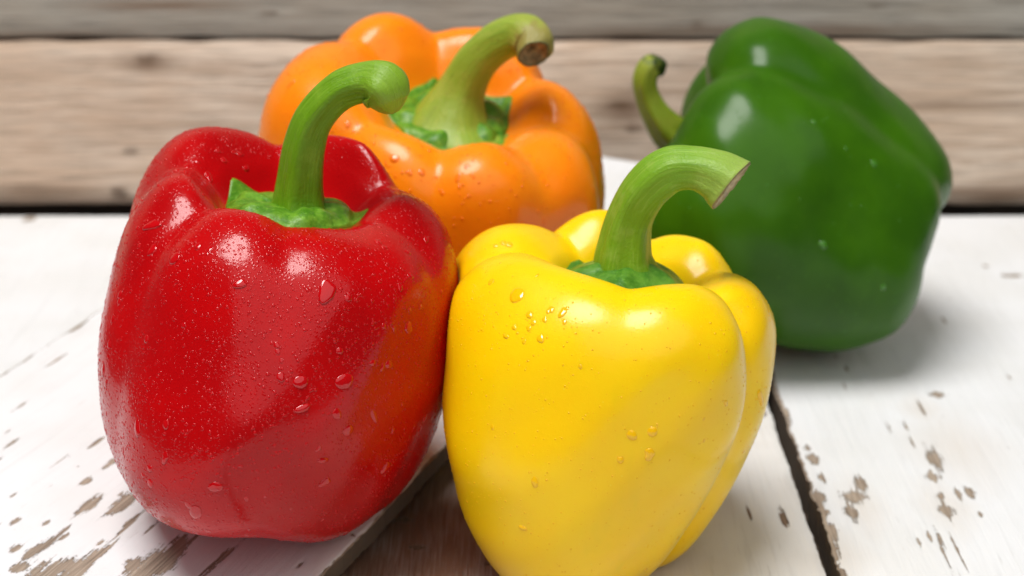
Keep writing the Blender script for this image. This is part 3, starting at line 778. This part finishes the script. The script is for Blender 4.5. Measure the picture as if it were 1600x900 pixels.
# red
sp = SPEC['red']; r_ = pepper("red_pepper", sp, "red bell pepper beaded with water standing upright on the loose plank"); r_["group"] = TWO
make_flesh(r_, sp, M['red'])
make_calyx(r_, sp, M['calyx_red'], smax=2.2, seed=1)
pa, ra = stem_path(sp, [(468, 350, 64, 0), (468, 325, 45, 0), (470, 285, 36, 0), (477, 230, 31.5, 0), (494, 182, 30, -.05), (532, 142, 29, -.15), (573, 128, 31, -.3), (600, 135, 41, -.45), (608, 156, 32, -.5)])
make_stem(r_, pa, ra, M['stem_red'], seed=1, bulge=.36)
red_placed = [(508, 455, 30, 30), (540, 597, 30, 24), (470, 597, 24, 20), (473, 636, 26, 12), (528, 645, 16, 18), (543, 674, 20, 20), (638, 510, 18, 18), (608, 568, 16, 14), (583, 565, 12, 10),
              (603, 732, 20, 16), (215, 670, 17, 26), (260, 663, 12, 14), (160, 578, 12, 24), (508, 755, 20, 14), (272, 405, 22, 22), (375, 445, 20, 14), (238, 352, 34, 14), (240, 388, 16, 16),
              (228, 528, 12, 12), (310, 385, 14, 12), (375, 240, 9, 10), (385, 262, 12, 10), (292, 258, 10, 12), (335, 760, 24, 16), (260, 715, 12, 18), (305, 800, 20, 30), (436, 590, 14, 14), (583, 650, 10, 28),
              (505, 720, 22, 10), (500, 700, 10, 10), (640, 430, 12, 10), (340, 235, 9, 9), (350, 250, 10, 12), (365, 238, 8, 8), (325, 275, 12, 18), (175, 500, 8, 14), (170, 540, 9, 16), (165, 600, 9, 12), (186, 470, 9, 12)]
make_drops(r_, 'red', sp, 36000, (.009, .046), 170, (.04, .09), red_placed, 11, h=.30)

# yellow
sp = SPEC['yellow']; sp['against'] = 'red'; y_ = pepper("yellow_pepper", sp, "yellow bell pepper with thick curved stem standing in front, nearest the camera"); y_["group"] = TWO
make_flesh(y_, sp, M['yellow'])
make_calyx(y_, sp, M['calyx_yellow'], smax=2.5, thick=.16, lift=.2, amp=.15, seed=3)
pa, ra = stem_path(sp, [(980, 450, 66, 0), (976, 425, 51, 0), (975, 395, 41, 0), (984, 345, 36, 0), (1008, 300, 36, -.1), (1045, 268, 36, -.2), (1085, 264, 35, -.3), (1118, 275, 40, -.4), (1141, 291, 47, -.45)])
en = np.array([.74, -.38, -.52])
make_stem(y_, pa, ra, M['stem_yellow'], cut="cut_end", cutmat=M['cut_cream'], end_normal=en/np.linalg.norm(en), seed=3)
yel_placed = [(806, 462, 26, 26), (828, 490, 12, 12), (835, 504, 9, 10), (852, 497, 9, 10), (880, 488, 13, 15), (862, 485, 10, 10), (826, 515, 9, 8), (803, 508, 9, 9), (845, 532, 13, 12), (882, 502, 9, 8),
              (988, 682, 16, 16), (1019, 673, 16, 16), (1013, 708, 18, 18), (970, 718, 11, 11), (1133, 632, 9, 11), (1188, 622, 12, 26), (785, 380, 10, 10), (796, 382, 12, 12), (773, 384, 8, 8), (838, 752, 12, 16),
              (815, 825, 14, 8), (766, 440, 8, 12), (790, 525, 14, 6), (857, 485, 7, 8), (820, 535, 6, 8), (905, 575, 6, 8)]
make_drops(y_, 'yellow', sp, 5200, (.010, .028), 26, (.035, .055), yel_placed, 23)

# orange
sp = SPEC['orange']; o_ = pepper("orange_pepper", sp, "orange bell pepper with brown tipped stem behind the red and yellow ones"); o_["group"] = TWO
make_flesh(o_, sp, M['orange'])
make_calyx(o_, sp, M['calyx_orange'], smax=2.15, seed=5)
pa, ra = stem_path(sp, [(710, 232, 100, 0), (706, 206, 86, 0), (708, 178, 60, 0), (721, 138, 39, 0), (745, 95, 33, -.1), (780, 64, 33, -.3), (815, 54, 33, -.6), (835, 68, 32, -1.1), (834, 84, 27, -1.5)])
en = np.array([.25, -.82, -.5])
make_stem(o_, pa, ra, M['stem_orange'], cut="cut_end", cutmat=M['cut_brown'], end_normal=en/np.linalg.norm(en), seed=5, ramp=.04, hollow=-.25)
ora_placed = [(615, 246, 16, 14), (660, 268, 10, 12), (715, 278, 8, 16), (455, 130, 7, 16), (450, 115, 8, 6), (640, 270, 8, 8), (690, 300, 8, 8), (545, 195, 9, 12), (728, 258, 8, 10), (500, 180, 8, 8)]
make_drops(o_, 'orange', sp, 8000, (.012, .05), 50, (.045, .08), ora_placed, 31)

# green
sp = SPEC['green']; g_ = pepper("green_pepper", sp, "large dark green bell pepper lying on its side on the right"); g_["group"] = TWO
make_flesh(g_, sp, M['green'])
make_calyx(g_, sp, M['calyx_green'], smax=2.2, seed=7)
pa, ra = stem_path(sp, [(1110, 240, 36, 0), (1078, 224, 32, 0), (1050, 208, 30, -.1), (1027, 180, 23, -.2), (1012, 150, 19, -.2), (1008, 124, 18, -.2), (1017, 104, 19, -.1), (1032, 106, 15, .1)])
make_stem(g_, pa, ra, M['stem_green'], seed=7, bulge=.12)
make_drops(g_, 'green', sp, 1500, (.015, .04), 10, (.045, .07), [(1288, 382, 14, 12), (1364, 255, 12, 12), (1380, 448, 10, 10), (1270, 190, 8, 8)], 41)
